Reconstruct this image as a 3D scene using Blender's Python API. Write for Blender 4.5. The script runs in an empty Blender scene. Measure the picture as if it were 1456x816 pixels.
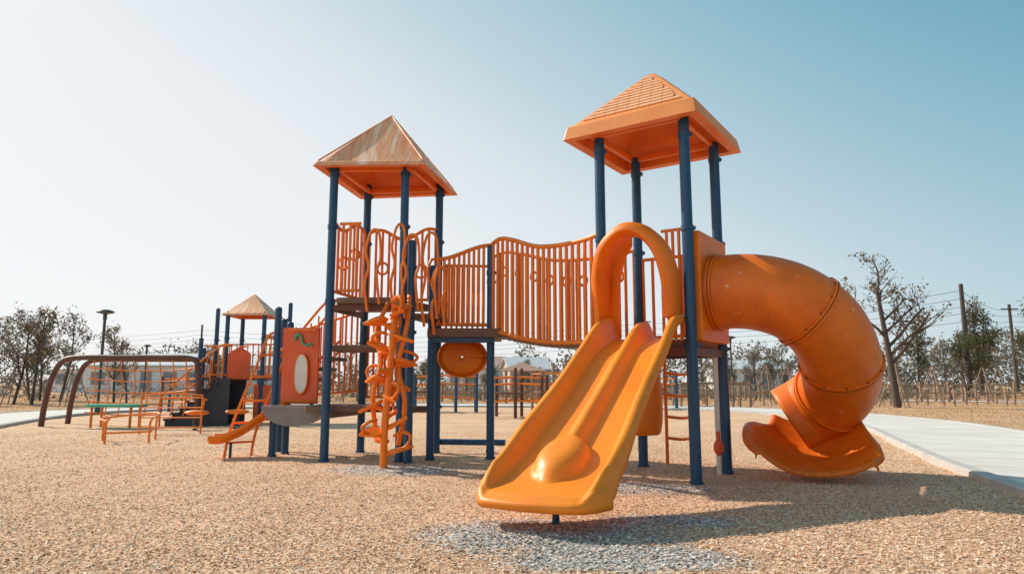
import bpy, math, random
import numpy as np
from mathutils import Vector, Matrix
random.seed(7); np.random.seed(7)
scene=bpy.context.scene
scene.view_settings.view_transform='Standard'
scene.view_settings.look='None'
scene.view_settings.exposure=0
R=math.radians
# ------------------------------------------------------------------ materials
def new_mat(name):
    m=bpy.data.materials.new(name); m.use_nodes=True
    nt=m.node_tree; b=nt.nodes['Principled BSDF']; return m,nt,b
def mat(name,c1,c2=None,rough=0.45,scale=3.0,bump=0.0,bscale=40,metal=0.0,spec=0.5,chips=None,detail=6,grime=0):
    m,nt,b=new_mat(name); N=nt.nodes; L=nt.links
    b.inputs['Roughness'].default_value=rough
    b.inputs['Metallic'].default_value=metal
    b.inputs['Specular IOR Level'].default_value=spec
    tc=N.new('ShaderNodeTexCoord')
    col=None
    if c2 is None: c2=tuple(x*0.8 for x in c1)
    n=N.new('ShaderNodeTexNoise'); n.inputs['Scale'].default_value=scale; n.inputs['Detail'].default_value=detail
    n.inputs['Roughness'].default_value=0.65
    L.new(tc.outputs['Object'],n.inputs['Vector'])
    r=N.new('ShaderNodeValToRGB'); r.color_ramp.elements[0].position=0.35; r.color_ramp.elements[1].position=0.68
    r.color_ramp.elements[0].color=(*c1,1); r.color_ramp.elements[1].color=(*c2,1)
    L.new(n.outputs['Fac'],r.inputs['Fac']); col=r.outputs['Color']
    if chips:
        n2=N.new('ShaderNodeTexNoise'); n2.inputs['Scale'].default_value=chips[1]; n2.inputs['Detail'].default_value=8; n2.inputs['Roughness'].default_value=0.7
        L.new(tc.outputs['Object'],n2.inputs['Vector'])
        r2=N.new('ShaderNodeValToRGB'); r2.color_ramp.elements[0].position=chips[2]; r2.color_ramp.elements[1].position=chips[2]+0.03
        r2.color_ramp.elements[0].color=(0,0,0,1); r2.color_ramp.elements[1].color=(1,1,1,1)
        L.new(n2.outputs['Fac'],r2.inputs['Fac'])
        mx=N.new('ShaderNodeMixRGB'); mx.inputs['Color2'].default_value=(*chips[0],1)
        L.new(r2.outputs['Color'],mx.inputs['Fac']); L.new(col,mx.inputs['Color1']); col=mx.outputs['Color']
    if grime:
        n4=N.new('ShaderNodeTexNoise'); n4.inputs['Scale'].default_value=1.3; n4.inputs['Detail'].default_value=10; n4.inputs['Roughness'].default_value=0.72
        L.new(tc.outputs['Object'],n4.inputs['Vector'])
        r4=N.new('ShaderNodeValToRGB'); r4.color_ramp.elements[0].position=.48; r4.color_ramp.elements[1].position=.72
        r4.color_ramp.elements[0].color=(1,1,1,1); r4.color_ramp.elements[1].color=(1-grime,1-grime,1-grime*.7,1)
        L.new(n4.outputs['Fac'],r4.inputs['Fac'])
        mg=N.new('ShaderNodeMixRGB'); mg.blend_type='MULTIPLY'; mg.inputs[0].default_value=1
        L.new(col,mg.inputs['Color1']);L.new(r4.outputs['Color'],mg.inputs['Color2']);col=mg.outputs['Color']
    L.new(col,b.inputs['Base Color'])
    rr=N.new('ShaderNodeMapRange'); rr.inputs['To Min'].default_value=rough*0.75; rr.inputs['To Max'].default_value=min(1,rough*1.3)
    L.new(n.outputs['Fac'],rr.inputs['Value']); L.new(rr.outputs['Result'],b.inputs['Roughness'])
    if bump>0:
        n3=N.new('ShaderNodeTexNoise'); n3.inputs['Scale'].default_value=bscale; n3.inputs['Detail'].default_value=5
        L.new(tc.outputs['Object'],n3.inputs['Vector'])
        bp=N.new('ShaderNodeBump'); bp.inputs['Strength'].default_value=bump; bp.inputs['Distance'].default_value=0.02
        L.new(n3.outputs['Fac'],bp.inputs['Height']); L.new(bp.outputs['Normal'],b.inputs['Normal'])
    return m
ORANGE=mat('orange_plastic',(0.92,0.225,0.008),(0.82,0.17,0.006),0.44,2.2,0.06,9,spec=.4,chips=((0.86,0.36,0.12),11,0.68),grime=.20)
ORANGE_SL=mat('orange_slide_plastic',(0.96,0.285,0.012),(0.91,0.235,0.010),0.42,2.5,0.05,7,spec=.42,chips=((0.94,0.42,0.12),30,0.71),grime=.14)
ORANGE_TUBE=mat('orange_tube_plastic',(0.86,0.19,0.008),(0.70,0.13,0.006),0.44,2.0,0.08,6,spec=.42,chips=((0.88,0.47,0.26),11,0.64),grime=.26)
ORANGE_BAR=mat('orange_painted_steel',(0.88,0.235,0.012),(0.76,0.17,0.010),0.42,6,0.05,30,chips=((0.38,0.14,0.05),22,0.68))
RED=mat('red_orange_panel',(0.82,0.125,0.028),(0.72,0.095,0.020),0.45,3,0.05,chips=((.85,.4,.25),14,.68),grime=.2)
BLUE=mat('blue_painted_steel',(0.007,0.055,0.130),(0.013,0.078,0.165),0.38,5,0.05,25,chips=((0.12,0.14,0.17),26,0.71))
DECK=mat('brown_coated_deck',(0.14,0.075,0.052),(0.21,0.12,0.085),0.7,6,0.3,60)
GREY=mat('grey_plastic',(0.22,0.19,0.19),(0.30,0.26,0.25),0.5,4)
DARK=mat('dark_step_metal',(0.030,0.034,0.045),(0.05,0.052,0.06),0.6,5)
BROWNBAR=mat('brown_painted_steel',(0.15,0.050,0.028),(0.09,0.035,0.025),0.5,3)
WHITE=mat('white_paint',(0.75,0.70,0.64),(0.62,0.57,0.52),0.5,3)
GREEN=mat('green_plastic',(0.05,0.45,0.27),(0.06,0.38,0.22),0.4,3)
BARK=mat('bark',(0.075,0.052,0.042),(0.13,0.095,0.075),0.9,10,0.6,40)
POLE=mat('utility_pole_wood',(0.07,0.055,0.048),(0.11,0.085,0.07),0.9,4,0.4,30)
STAKE=mat('timber',(0.36,0.24,0.16),(0.24,0.155,0.105),0.8,5,0.3,30)
LAMPM=mat('lamp_metal',(0.05,0.05,0.055),(0.07,0.07,0.075),0.45,5)
WALL=mat('plaster_wall',(0.78,0.78,0.79),(0.72,0.72,0.73),0.85,1.5)
GLASS=mat('window_glass',(0.20,0.22,0.24),(0.24,0.26,0.28),0.15,1)
ROOFG=mat('roof_sheet',(0.56,0.58,0.61),(0.62,0.61,0.61),0.7,1.0)
KERB=mat('concrete_kerb',(0.54,0.50,0.46),(0.42,0.39,0.36),0.85,3,0.2,60)
def leaf_mat(name,c1,c2,tl=.35):
    m,nt,b=new_mat(name); N=nt.nodes; L=nt.links
    a=N.new('ShaderNodeAttribute'); a.attribute_name='rnd'
    r=N.new('ShaderNodeValToRGB'); r.color_ramp.elements[0].color=(*c1,1); r.color_ramp.elements[1].color=(*c2,1)
    L.new(a.outputs['Fac'],r.inputs['Fac']); L.new(r.outputs['Color'],b.inputs['Base Color'])
    b.inputs['Roughness'].default_value=0.7; b.inputs['Specular IOR Level'].default_value=0.2
    tr=N.new('ShaderNodeBsdfTranslucent'); L.new(r.outputs['Color'],tr.inputs['Color'])
    ms=N.new('ShaderNodeMixShader'); ms.inputs[0].default_value=tl
    L.new(b.outputs[0],ms.inputs[1]);L.new(tr.outputs[0],ms.inputs[2]);L.new(ms.outputs[0],N['Material Output'].inputs['Surface'])
    return m
LEAF_DRY=leaf_mat('dry_leaves',(0.095,0.10,0.04),(0.27,0.16,0.08))
LEAF_GREEN=leaf_mat('green_leaves',(0.07,0.09,0.042),(0.18,0.15,0.075))
LEAF_FAR_HAZE=leaf_mat('hazed_distant_leaves',(0.15,0.155,0.13),(0.29,0.23,0.18))  # leaf colours lightened to imitate haze over distant foliage
STRAW=leaf_mat('straw_grass',(0.50,0.28,0.14),(0.74,0.49,0.29))
# ------------------------------------------------------------------ mesh builder
def cr(pts,k=8):
    P=[Vector(p) for p in pts]; out=[]
    for i in range(len(P)-1):
        p0=P[i-1] if i>0 else P[0]*2-P[1]
        p1=P[i];p2=P[i+1]
        p3=P[i+2] if i+2<len(P) else P[-1]*2-P[-2]
        for j in range(k):
            t=j/k
            out.append(0.5*((2*p1)+(p2-p0)*t+(2*p0-5*p1+4*p2-p3)*t*t+(3*p1-p0-3*p2+p3)*t**3))
    out.append(P[-1]); return out
def frames(P):
    T=[]
    for i in range(len(P)):
        a=P[max(i-1,0)];b=P[min(i+1,len(P)-1)]
        T.append((b-a).normalized())
    up=Vector((0,0,1)) if abs(T[0].z)<0.9 else Vector((1,0,0))
    n=(up-T[0]*up.dot(T[0])).normalized(); F=[]
    for i in range(len(P)):
        n=(n-T[i]*n.dot(T[i])).normalized()
        F.append((T[i],n,T[i].cross(n)))
    return F
class MB:
    def __init__(s): s.v=[];s.f=[]
    def add(s,vs,fs):
        o=len(s.v); s.v.extend([tuple(p) for p in vs]); s.f.extend([tuple(i+o for i in f) for f in fs])
    def tube(s,pts,r,n=10,k=0,closed=False,caps=True):
        P=cr(pts,k) if k else [Vector(p) for p in pts]
        F=frames(P); m=len(P)
        vs=[];fs=[]
        for i in range(m):
            rr=r(i/(m-1)) if callable(r) else r
            for j in range(n):
                a=2*math.pi*j/n
                vs.append(P[i]+F[i][1]*math.cos(a)*rr+F[i][2]*math.sin(a)*rr)
        for i in range(m-1):
            for j in range(n):
                fs.append((i*n+j,i*n+(j+1)%n,(i+1)*n+(j+1)%n,(i+1)*n+j))
        if caps:
            fs.append(tuple(range(n-1,-1,-1))); fs.append(tuple((m-1)*n+j for j in range(n)))
        s.add(vs,fs)
    def ring(s,c,nrm,R_,r,n=20,m=8):
        c=Vector(c); z=Vector(nrm).normalized(); x=z.orthogonal().normalized(); y=z.cross(x)
        vs=[];fs=[]
        for i in range(n):
            a=2*math.pi*i/n; d=x*math.cos(a)+y*math.sin(a)
            for j in range(m):
                b=2*math.pi*j/m
                vs.append(c+d*(R_+r*math.cos(b))+z*r*math.sin(b))
        for i in range(n):
            for j in range(m):
                fs.append((i*m+j,((i+1)%n)*m+j,((i+1)%n)*m+(j+1)%m,i*m+(j+1)%m))
        s.add(vs,fs)
    def box(s,c,sz,rz=0,M=None):
        c=Vector(c); x,y,z=[q/2 for q in sz]
        vs=[Vector((a*x,b*y,d*z)) for a in(-1,1) for b in(-1,1) for d in(-1,1)]
        Mx=M if M is not None else Matrix.Rotation(rz,3,'Z')
        s.add([c+Mx@p for p in vs],[(0,1,3,2),(4,6,7,5),(0,4,5,1),(2,3,7,6),(0,2,6,4),(1,5,7,3)])
    def beam(s,a,b,w,h):
        a=Vector(a);b=Vector(b);t=(b-a).normalized()
        side=t.cross(Vector((0,0,1)));side=side.normalized() if side.length>1e-4 else Vector((1,0,0)); up=side.cross(t)
        vs=[]
        for p in(a,b):
            for i,j in((-1,-1),(1,-1),(1,1),(-1,1)): vs.append(p+side*i*w/2+up*j*h/2)
        s.add(vs,[(3,2,1,0),(4,5,6,7),(0,1,5,4),(1,2,6,5),(2,3,7,6),(3,0,4,7)])
    def prism(s,poly,z0,z1):
        n=len(poly)
        a=sum(poly[i][0]*poly[(i+1)%n][1]-poly[(i+1)%n][0]*poly[i][1] for i in range(n))
        if a<0: poly=poly[::-1]
        vs=[(p[0],p[1],z0) for p in poly]+[(p[0],p[1],z1) for p in poly]
        fs=[tuple(range(n-1,-1,-1)),tuple(range(n,2*n))]+[(i,(i+1)%n,n+(i+1)%n,n+i) for i in range(n)]
        s.add(vs,fs)
    def extr(s,poly,d):
        n=len(poly);d=Vector(d)
        vs=[Vector(p) for p in poly]+[Vector(p)+d for p in poly]
        s.add(vs,[tuple(range(n-1,-1,-1)),tuple(range(n,2*n))]+[(i,(i+1)%n,n+(i+1)%n,n+i) for i in range(n)])
    def ell(s,c,r,nu=16,nv=10,M=None):
        c=Vector(c);vs=[];fs=[]
        for i in range(nv+1):
            th=math.pi*i/nv
            for j in range(nu):
                ph=2*math.pi*j/nu
                p=Vector((r[0]*math.sin(th)*math.cos(ph),r[1]*math.sin(th)*math.sin(ph),r[2]*math.cos(th)))
                vs.append(c+(M@p if M is not None else p))
        for i in range(nv):
            for j in range(nu): fs.append((i*nu+j,(i+1)*nu+j,(i+1)*nu+(j+1)%nu,i*nu+(j+1)%nu))
        s.add(vs,fs)
    def grid(s,rows):
        n=len(rows[0]);vs=[p for r in rows for p in r];fs=[]
        for i in range(len(rows)-1):
            for j in range(n-1): fs.append((i*n+j,i*n+j+1,(i+1)*n+j+1,(i+1)*n+j))
        s.add(vs,fs)
    def build(s,name,m,parent=None,bevel=0,solid=0,offset=0,angle=40,smooth=True):
        me=bpy.data.meshes.new(name); me.from_pydata(s.v,[],s.f); me.validate(); me.update()
        me.materials.append(m)
        if smooth:
            me.polygons.foreach_set('use_smooth',[True]*len(me.polygons))
            me.set_sharp_from_angle(angle=R(angle))
        o=bpy.data.objects.new(name,me); scene.collection.objects.link(o)
        if parent: o.parent=parent
        if solid:
            md=o.modifiers.new('s','SOLIDIFY'); md.thickness=solid; md.offset=offset
        if bevel:
            md=o.modifiers.new('b','BEVEL'); md.width=bevel; md.segments=3; md.limit_method='ANGLE'; md.angle_limit=R(35)
        return o
def E(name):
    o=bpy.data.objects.new(name,None); scene.collection.objects.link(o); return o
def lerp(a,b,t): return a+(b-a)*t
def posts(parent,lst,r=0.058,mat_=BLUE,collars=()):
    mb=MB()
    for (x,y,h) in lst:
        mb.tube([(x,y,-0.05),(x,y,h-0.02)],r,20)
        mb.ell((x,y,h-0.02),(r,r,0.03),20,8)
        mb.tube([(x,y,-0.02),(x,y,0.05)],r+0.012,20)
        for z in collars:
            if z<h-.1:
                mb.tube([(x,y,z-0.03),(x,y,z+0.03)],r+0.009,20)
                mb.box((x+r+.012,y-.01,z),(.03,.03,.04))
    mb.build('posts',mat_,parent)
def rail(mb,a,b,zt,zb,n,rb=0.017,rr=0.022,ends=True):
    a=Vector((a[0],a[1],0));b=Vector((b[0],b[1],0))
    P=lambda t,z:Vector((lerp(a.x,b.x,t),lerp(a.y,b.y,t),z))
    K=24
    mb.tube([P(i/K,zt(i/K)) for i in range(K+1)],rr,10)
    mb.tube([P(i/K,zb(i/K)+0.06) for i in range(K+1)],rr*0.9,10)
    for i in range(n):
        t=(i+0.5)/n
        mb.tube([P(t,zb(t)+0.05),P(t,zt(t))],rb,8)
# ------------------------------------------------------------------ tower B (right)
P1=(1.91,7.28);P4=(2.50,8.15);P2=(1.045,7.87);P3=(1.64,8.74)
u=Vector((.566,.824,0));v=Vector((-.824,.566,0))
C=Vector((1.74,8.01,0))
tb=E('covered_play_tower')
posts(tb,[(P1[0],P1[1],4.0),(P2[0],P2[1],4.0),(P3[0],P3[1],4.0),(P4[0],P4[1],4.0)],0.06,collars=(1.45,2.72,3.78))
mb=MB(); 
def off(poly,c,k): return [(c[0]+(p[0]-c[0])*k,c[1]+(p[1]-c[1])*k) for p in poly]
sq=[P1,P4,P3,P2]
mb.prism(off(sq,C,0.97),1.44,1.52); mb.build('deck',DECK,tb,bevel=0.01)
mb=MB()
for i in range(4):
    a=sq[i];b=sq[(i+1)%4]; mb.beam((*a,1.39),(*b,1.39),0.05,0.09)
mb.build('deck_frame',BROWNBAR,tb,bevel=0.006)
def pyramid_roof(parent,corners,zb,fh,za,tr,matr,tiles=True,lip=0.03,mat_under=None,mat_tile=None):
    c=Vector((sum(p[0] for p in corners)/4,sum(p[1] for p in corners)/4,0))
    cs=[Vector((p[0],p[1],0)) for p in corners]
    lo=[Vector((p.x,p.y,zb)) for p in cs]; hi=[c+(p-c)*0.955+Vector((0,0,zb+fh)) for p in cs]
    hi2=[c+(p-c)*0.90+Vector((0,0,zb+fh+0.012)) for p in cs]
    top=[c+(p-c)*tr+Vector((0,0,za)) for p in cs]
    inn=[c+(p-c)*0.86+Vector((0,0,zb+0.002)) for p in cs]; inn2=[c+(p-c)*0.84+Vector((0,0,zb+fh*0.75)) for p in cs]
    ctr=[c+(p-c)*0.15+Vector((0,0,zb+fh*0.75+(za-zb-fh)*0.55)) for p in cs]
    vs=lo+hi+hi2+top; f=[]
    for k in (0,4,8):
        for i in range(4): f.append((k+i,k+(i+1)%4,k+4+(i+1)%4,k+4+i))
    f.append((12,13,14,15))
    mb=MB(); mb.add(vs,f); mb.build('roof_shell',matr,parent,bevel=0.018)
    vs=lo+inn+inn2+ctr; f=[]
    for k in (0,4,8):
        for i in range(4): f.append((k+i,k+4+i,k+4+(i+1)%4,k+(i+1)%4))
    f.append((12,15,14,13))
    mb=MB(); mb.add(vs,f); mb.build('roof_underside',mat_under or matr,parent)
    mb=MB()
    for i in range(4):
        a=c+(cs[i]-c)*0.66;b=c+(cs[(i+1)%4]-c)*0.66
        mb.beam((a.x,a.y,zb+fh*.45),(b.x,b.y,zb+fh*.45),0.05,0.07)
    mb.build('roof_frame',mat_under or matr,parent,bevel=0.008)
    if tiles:
        mb=MB()
        for i in range(4):
            a=hi2[i];b=hi2[(i+1)%4];ta=top[i];tb_=top[(i+1)%4]
            e=(a+b)/2;m_=(ta+tb_)/2; A=(b-a).normalized(); B=(m_-e); Ls=B.length; B.normalize(); Nn=A.cross(B).normalized()
            w0=(b-a).length/2;w1=(tb_-ta).length/2
            rows=11;s0=0.07;s1=0.93
            for r_ in range(rows):
                q0=lerp(s0,s1,r_/rows)*Ls;q1=lerp(s0,s1,(r_+.93)/rows)*Ls
                hw0=lerp(w0,w1,q0/Ls)-0.085;hw1=lerp(w0,w1,q1/Ls)-0.085
                if hw1<0.01: continue
                x=-hw0-(0.07 if r_%2 else 0)
                while x<hw0:
                    xa=max(x,-hw0);xb=min(x+0.134,hw0)
                    if xb-xa>0.015:
                        xa1=max(xa,-hw1);xb1=min(xb,hw1)
                        if xb1-xa1>.005:
                            pts=[e+A*xa+B*q0,e+A*xb+B*q0,e+A*xb1+B*q1,e+A*xa1+B*q1]
                            t0=Nn*0.016;t1=Nn*0.005
                            mb.add(pts+[pts[0]+t0,pts[1]+t0,pts[2]+t1,pts[3]+t1],[(4,5,6,7),(0,1,5,4),(1,2,6,5),(2,3,7,6),(3,0,4,7)])
                    x+=0.14
        mb.build('roof_shingles',mat_tile or matr,parent,smooth=False)
hd=[(C+(Vector((*p,0))-Vector((1.775,8.01,0)))*1.56) for p in sq]
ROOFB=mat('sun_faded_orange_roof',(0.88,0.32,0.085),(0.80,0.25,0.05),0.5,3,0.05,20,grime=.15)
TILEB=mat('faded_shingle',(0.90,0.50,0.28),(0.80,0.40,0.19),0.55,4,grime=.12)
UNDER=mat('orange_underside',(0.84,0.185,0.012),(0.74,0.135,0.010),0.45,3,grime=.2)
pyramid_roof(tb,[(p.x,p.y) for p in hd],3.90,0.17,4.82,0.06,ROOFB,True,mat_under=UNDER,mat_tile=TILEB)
mb=MB()
rail(mb,P3,P4,lambda t:2.62,lambda t:1.56,8,.02)
for k in (0.10,0.17,0.24):
    p=Vector((*P1,0))+v*k
    mb.tube([(p.x,p.y,1.5),(p.x,p.y,2.72)],0.018,8)
p0=Vector((*P1,0))+v*.05;p1=Vector((*P1,0))+v*.3
for z in(1.55,2.72): mb.tube([(p0.x,p0.y,z),(p1.x,p1.y,z)],0.018,8)
mb.build('guard_bars',ORANGE_BAR,tb)
mb=MB()
a=Vector((*P2,0))-v*0.03; n_=u*0.03
def panel_pts(a,dirv,prof): return [a+dirv*w+Vector((0,0,z)) for w,z in prof]
mb.extr(panel_pts(a,-v,[(0.03,1.55),(0.2,1.55),(0.2,2.2),(0.26,2.45),(0.36,2.6),(0.36,2.70),(0.03,2.70)]),n_)
mb.build('slide_side_panel',ORANGE,tb,bevel=0.01)
# slide hood
mb=MB()
mid=(Vector((*P1,0))+Vector((*P2,0)))/2+v*0.03
pth=cr([Vector((w,z,0)) for w,z in [(.43,1.56),(.43,1.95),(.41,2.25),(.33,2.50),(.17,2.66),(0,2.72),(-.17,2.66),(-.32,2.48),(-.39,2.22),(-.40,1.98),(-.38,1.74)]],5)
rows=[]
prof=[(-.075,-.02),(-.085,.08),(-.07,.20),(-.02,.27),(.03,.27),(.065,.20),(.07,.08),(.06,-.02),(0,-.04),(-.075,-.02)]
for i,p in enumerate(pth):
    q0=pth[max(0,i-1)];q1=pth[min(len(pth)-1,i+1)]
    t=Vector((q1.x-q0.x,q1.y-q0.y)).normalized(); nn=Vector((-t.y,t.x))
    lean=0.02+0.16*max(0,(p.y-1.8))/0.9
    row=[]
    for a_,d_ in prof:
        w=p.x+nn.x*a_; z=p.y+nn.y*a_
        row.append(mid+v*w-u*(d_+lean-0.02)+Vector((0,0,z)))
    rows.append(row)
mb.grid(rows); mb.add(rows[0][:-1],[tuple(range(9))]); mb.add(rows[-1][:-1],[tuple(range(9))][::-1])
mb.build('slide_hood',ORANGE,tb,angle=60)
mb=MB()
ep=(Vector((*P1,0))+Vector((*P4,0)))/2
def disc_panel(mb,c,dirv,nrm,w,z0,z1,hc,hr,th):
    K=40; outer=[];inner=[]
    for i in range(K):
        a_=2*math.pi*i/K+math.pi/4
        dx,dz=math.cos(a_),math.sin(a_)
        m_=max(abs(dx),abs(dz)); ox=dx/m_*w; oz=(z0+z1)/2+dz/m_*(z1-z0)/2
        outer.append(c+dirv*ox+Vector((0,0,oz))); inner.append(c+dirv*dx*hr+Vector((0,0,hc+dz*hr)))
    d=nrm*th
    vs=outer+inner+[p+d for p in outer]+[p+d for p in inner]; f=[]
    for i in range(K):
        j=(i+1)%K
        f+= [(i,j,K+j,K+i),(2*K+i,3*K+i,3*K+j,2*K+j),(i,2*K+i,2*K+j,j),(K+i,K+j,3*K+j,3*K+i)]
    mb.add(vs,f)
disc_panel(mb,ep-v*0.02,u,-v,0.46,1.5,2.70,2.05,0.40,0.09)
mb.build('tube_entry_panel',ORANGE,tb,bevel=0.015)
mb=MB()
rows=[]
for z,rr in((0.42,.17),(0.46,.205),(0.6,.225),(0.8,.23),(1.0,.225),(1.14,.205),(1.18,.17)):
    rows.append([Vector((1.62+math.cos(a)*rr*1.05,8.55+math.sin(a)*rr*0.7,z)) for a in [2*math.pi*i/24 for i in range(25)]])
mb.grid(rows); mb.add(rows[0][:-1],[tuple(range(23,-1,-1))]); mb.add(rows[-1][:-1],[tuple(range(24))])
mb.build('play_drum',ORANGE,tb)
mb=MB(); mb.tube([(2.36,7.98,0.0),(2.36,7.98,1.44)],0.03,10); mb.build('talk_tube_pole',WHITE,tb)
mb=MB(); mb.ell((2.34,7.9,0.33),(0.06,0.05,0.09)); mb.tube([(2.34,7.9,.4),(2.35,7.95,.5)],0.02); mb.build('talk_tube_cone',RED,tb)
lad=E('loop_ladder'); mb=MB()
L0=Vector((2.0,9.0,0));L1=Vector((2.42,9.15,0))
for q in(L0,L1): mb.tube([q+Vector((0,0,z)) for z in(-.02,.5,1.0,1.5)],0.022,8)
for z in(.35,.62,.9,1.18): mb.tube([L0+Vector((0,0,z)),(L0+L1)/2+Vector((0,-.06,z-.02)),L1+Vector((0,0,z))],0.02,8,k=5)
mb.build('rails_and_rungs',ORANGE_BAR,lad)
# ------------------------------------------------------------------ double slide
sl=E('double_slide')
S0=Vector((1.50,7.60,0)); d=Vector((-.4407,-.8976,0)); Lend=3.10
zk=[(0,1.535),(.3,1.50),(.8,1.34),(1.5,.965),(2.2,.60),(2.55,.43),(2.85,.32),(3.15,.28)]
zc=cr([Vector((a,b,0)) for a,b in zk],10)
def zf(t):
    for i in range(len(zc)-1):
        if zc[i].x<=t<=zc[i+1].x: return lerp(zc[i].y,zc[i+1].y,(t-zc[i].x)/max(1e-6,zc[i+1].x-zc[i].x))
    return zc[-1].y
def ss(a,b,x): x=max(0,min(1,(x-a)/(b-a))); return x*x*(3-2*x)
lat_end=Vector((-.8976,.4407,0))
rows=[];NW=48;NS=110
for i in range(NS+1):
    t=Lend*i/NS
    lat=(v.lerp(lat_end,ss(0,1.2,t))).normalized()
    W=lerp(.40,.445,ss(1.5,2.6,t))
    e=ss(2.85,Lend,t)
    Hw=lerp(.25,.165,ss(.4,1.0,t))*lerp(1,.95,ss(2.4,2.9,t))*(1-0.60*e)
    zz=zf(t)
    row=[]
    def pt(w,h,ext=0):
        q=min(1.0,abs(w)/(W+.055))
        bow=0.10*(1-q*q)-0.22*(max(0,q-.60)/.40)**2.4
        tt=t+bow*ss(2.2,Lend,t)
        return S0+d*tt+lat*w+Vector((0,0,zz+h))
    row.append(pt(-W-.055,Hw-.09)); row.append(pt(-W-.05,Hw-.035)); row.append(pt(-W-.03,Hw-.008))
    for j in range(NW+1):
        w=lerp(-W,W,j/NW); q=abs(w)/W
        h=Hw*ss(.78,.985,q)
        dv=lerp(.18,.10,ss(.3,.9,t))*(1-ss(2.40,2.62,t))
        h+=dv*(1-ss(.012,.105,abs(w)))
        r2=((t-2.52)/.25)**2+(w/.20)**2
        dome=0.135*(max(0,1-r2**1.7)**.6)
        h=max(h,dome)
        h-=0.03*ss(Lend-.1,Lend,t)
        row.append(pt(w,h))
    row.append(pt(W+.03,Hw-.008)); row.append(pt(W+.05,Hw-.035)); row.append(pt(W+.055,Hw-.09))
    rows.append(row)
ze=zf(Lend)
def outl(row,dist,z):
    m=len(row);o=[]
    for j,p in enumerate(row):
        a=row[max(0,j-2)];b=row[min(m-1,j+2)];t_=(b-a);t_.z=0;t_.normalize();nn=Vector((-t_.y,t_.x,0))
        if nn.dot(d)<0: nn=-nn
        if j<3 or j>m-4: nn=(nn*.3)
        q=p+nn*dist; q.z=min(p.z-.004,z); o.append(q)
    return o
rows+= [outl(rows[-1],.02,ze-.045),outl(rows[-1],.012,ze-.085)]
mb=MB(); mb.grid(rows); o=mb.build('slide_bed',ORANGE_SL,sl,solid=0.014,angle=75)
mb=MB()
pe=S0+d*2.75; mb.tube([(pe.x+.03,pe.y,-.05),(pe.x+.03,pe.y,zf(2.75)-.02)],0.027,12)
mb.beam((pe.x-.2,pe.y+.1,zf(2.75)-.04),(pe.x+.24,pe.y-.1,zf(2.75)-.04),.05,.04)
mb.build('support_leg',BLUE,sl)
# ------------------------------------------------------------------ tube slide
ts=E('tube_slide')
tp=[(2.16,7.74,2.06),(2.62,7.42,2.04),(3.02,7.27,1.90),(3.37,7.32,1.63),(3.62,7.56,1.27),(3.72,7.93,.97),(3.60,8.27,.76),(3.36,8.38,.60)]
TP=cr(tp,10); TR=0.405
mb=MB(); mb.tube(TP,TR,40,caps=False); mb.build('tube_shell',ORANGE_TUBE,ts,solid=0.015,angle=60)
F=frames(TP)
mb=MB()
for idx in (4,24,40,54):
    c=TP[idx];T=F[idx][0]
    mb.tube([c-T*0.028,c-T*0.006],TR+0.03,40,caps=False); mb.tube([c+T*0.006,c+T*0.028],TR+0.03,40,caps=False)
    for sgn in(-1,1):
        P_=[c+T*sgn*.028,c+T*sgn*.029]
        n=40;vs=[]
        for rr in(TR,TR+.03):
            for j in range(n):
                a=2*math.pi*j/n; vs.append(P_[0]+F[idx][1]*math.cos(a)*rr+F[idx][2]*math.sin(a)*rr)
        mb.add(vs,[(j,(j+1)%n,n+(j+1)%n,n+j) for j in range(n)])
mb.build('tube_flanges',ORANGE_TUBE,ts,angle=60)
mb=MB()
for idx in (24,40):
    c=TP[idx];T=F[idx][0]
    for j in range(12):
        a=2*math.pi*j/12; p=c+F[idx][1]*math.cos(a)*(TR+.018)+F[idx][2]*math.sin(a)*(TR+.018)
        mb.tube([p-T*.038,p+T*.038],0.009,6)
mb.build('flange_bolts',LAMPM,ts)
sp=cr([(3.62,8.42,.56),(3.52,8.22,.38),(3.40,7.96,.22),(3.28,7.68,.14),(3.20,7.46,.125),(3.16,7.30,.135)],8)
rows=[]
for i,p in enumerate(sp):
    s_=i/(len(sp)-1)
    a=sp[max(0,i-1)];b=sp[min(len(sp)-1,i+1)]
    T=(b-a); T.z=0;T.normalize(); lt=Vector((T.y,-T.x,0))
    if lt.x>0: lt=-lt
    W=lerp(.40,.64,ss(0,.65,s_))-.10*ss(.75,1,s_)**1.5
    hl=lerp(.10,.44,ss(.05,.55,s_))*(1-.50*ss(.65,1,s_)); hr=lerp(.40,.27,ss(0,.6,s_))*(1-.55*ss(.6,1,s_))
    row=[]
    for j in range(33):
        q=lerp(-1,1,j/32); w=q*W; h=(hl if q>0 else hr)*(abs(q)**2.4)
        row.append(p+lt*w+Vector((0,0,h)))
    ll=row[-1];rr=row[0]
    row=[rr-lt*.05+Vector((0,0,-.05)),rr-lt*.035+Vector((0,0,-.005))]+row+[ll+lt*.035+Vector((0,0,-.005)),ll+lt*.05+Vector((0,0,-.05))]
    rows.append(row)
Tn=(sp[-1]-sp[-3]);Tn.z=0;Tn.normalize()
l1=[p+Tn*.03+Vector((0,0,-.012)) for p in rows[-1]]; l2=[p+Tn*.006+Vector((0,0,-.04)) for p in l1]
rows+=[l1,l2]
mb=MB(); mb.grid(rows); mb.build('exit_scoop',ORANGE_TUBE,ts,solid=0.018,angle=70)
mb=MB(); mb.tube([(3.30,7.75,-.05),(3.30,7.75,.15)],.035,12); mb.build('scoop_foot',RED,ts)
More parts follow.
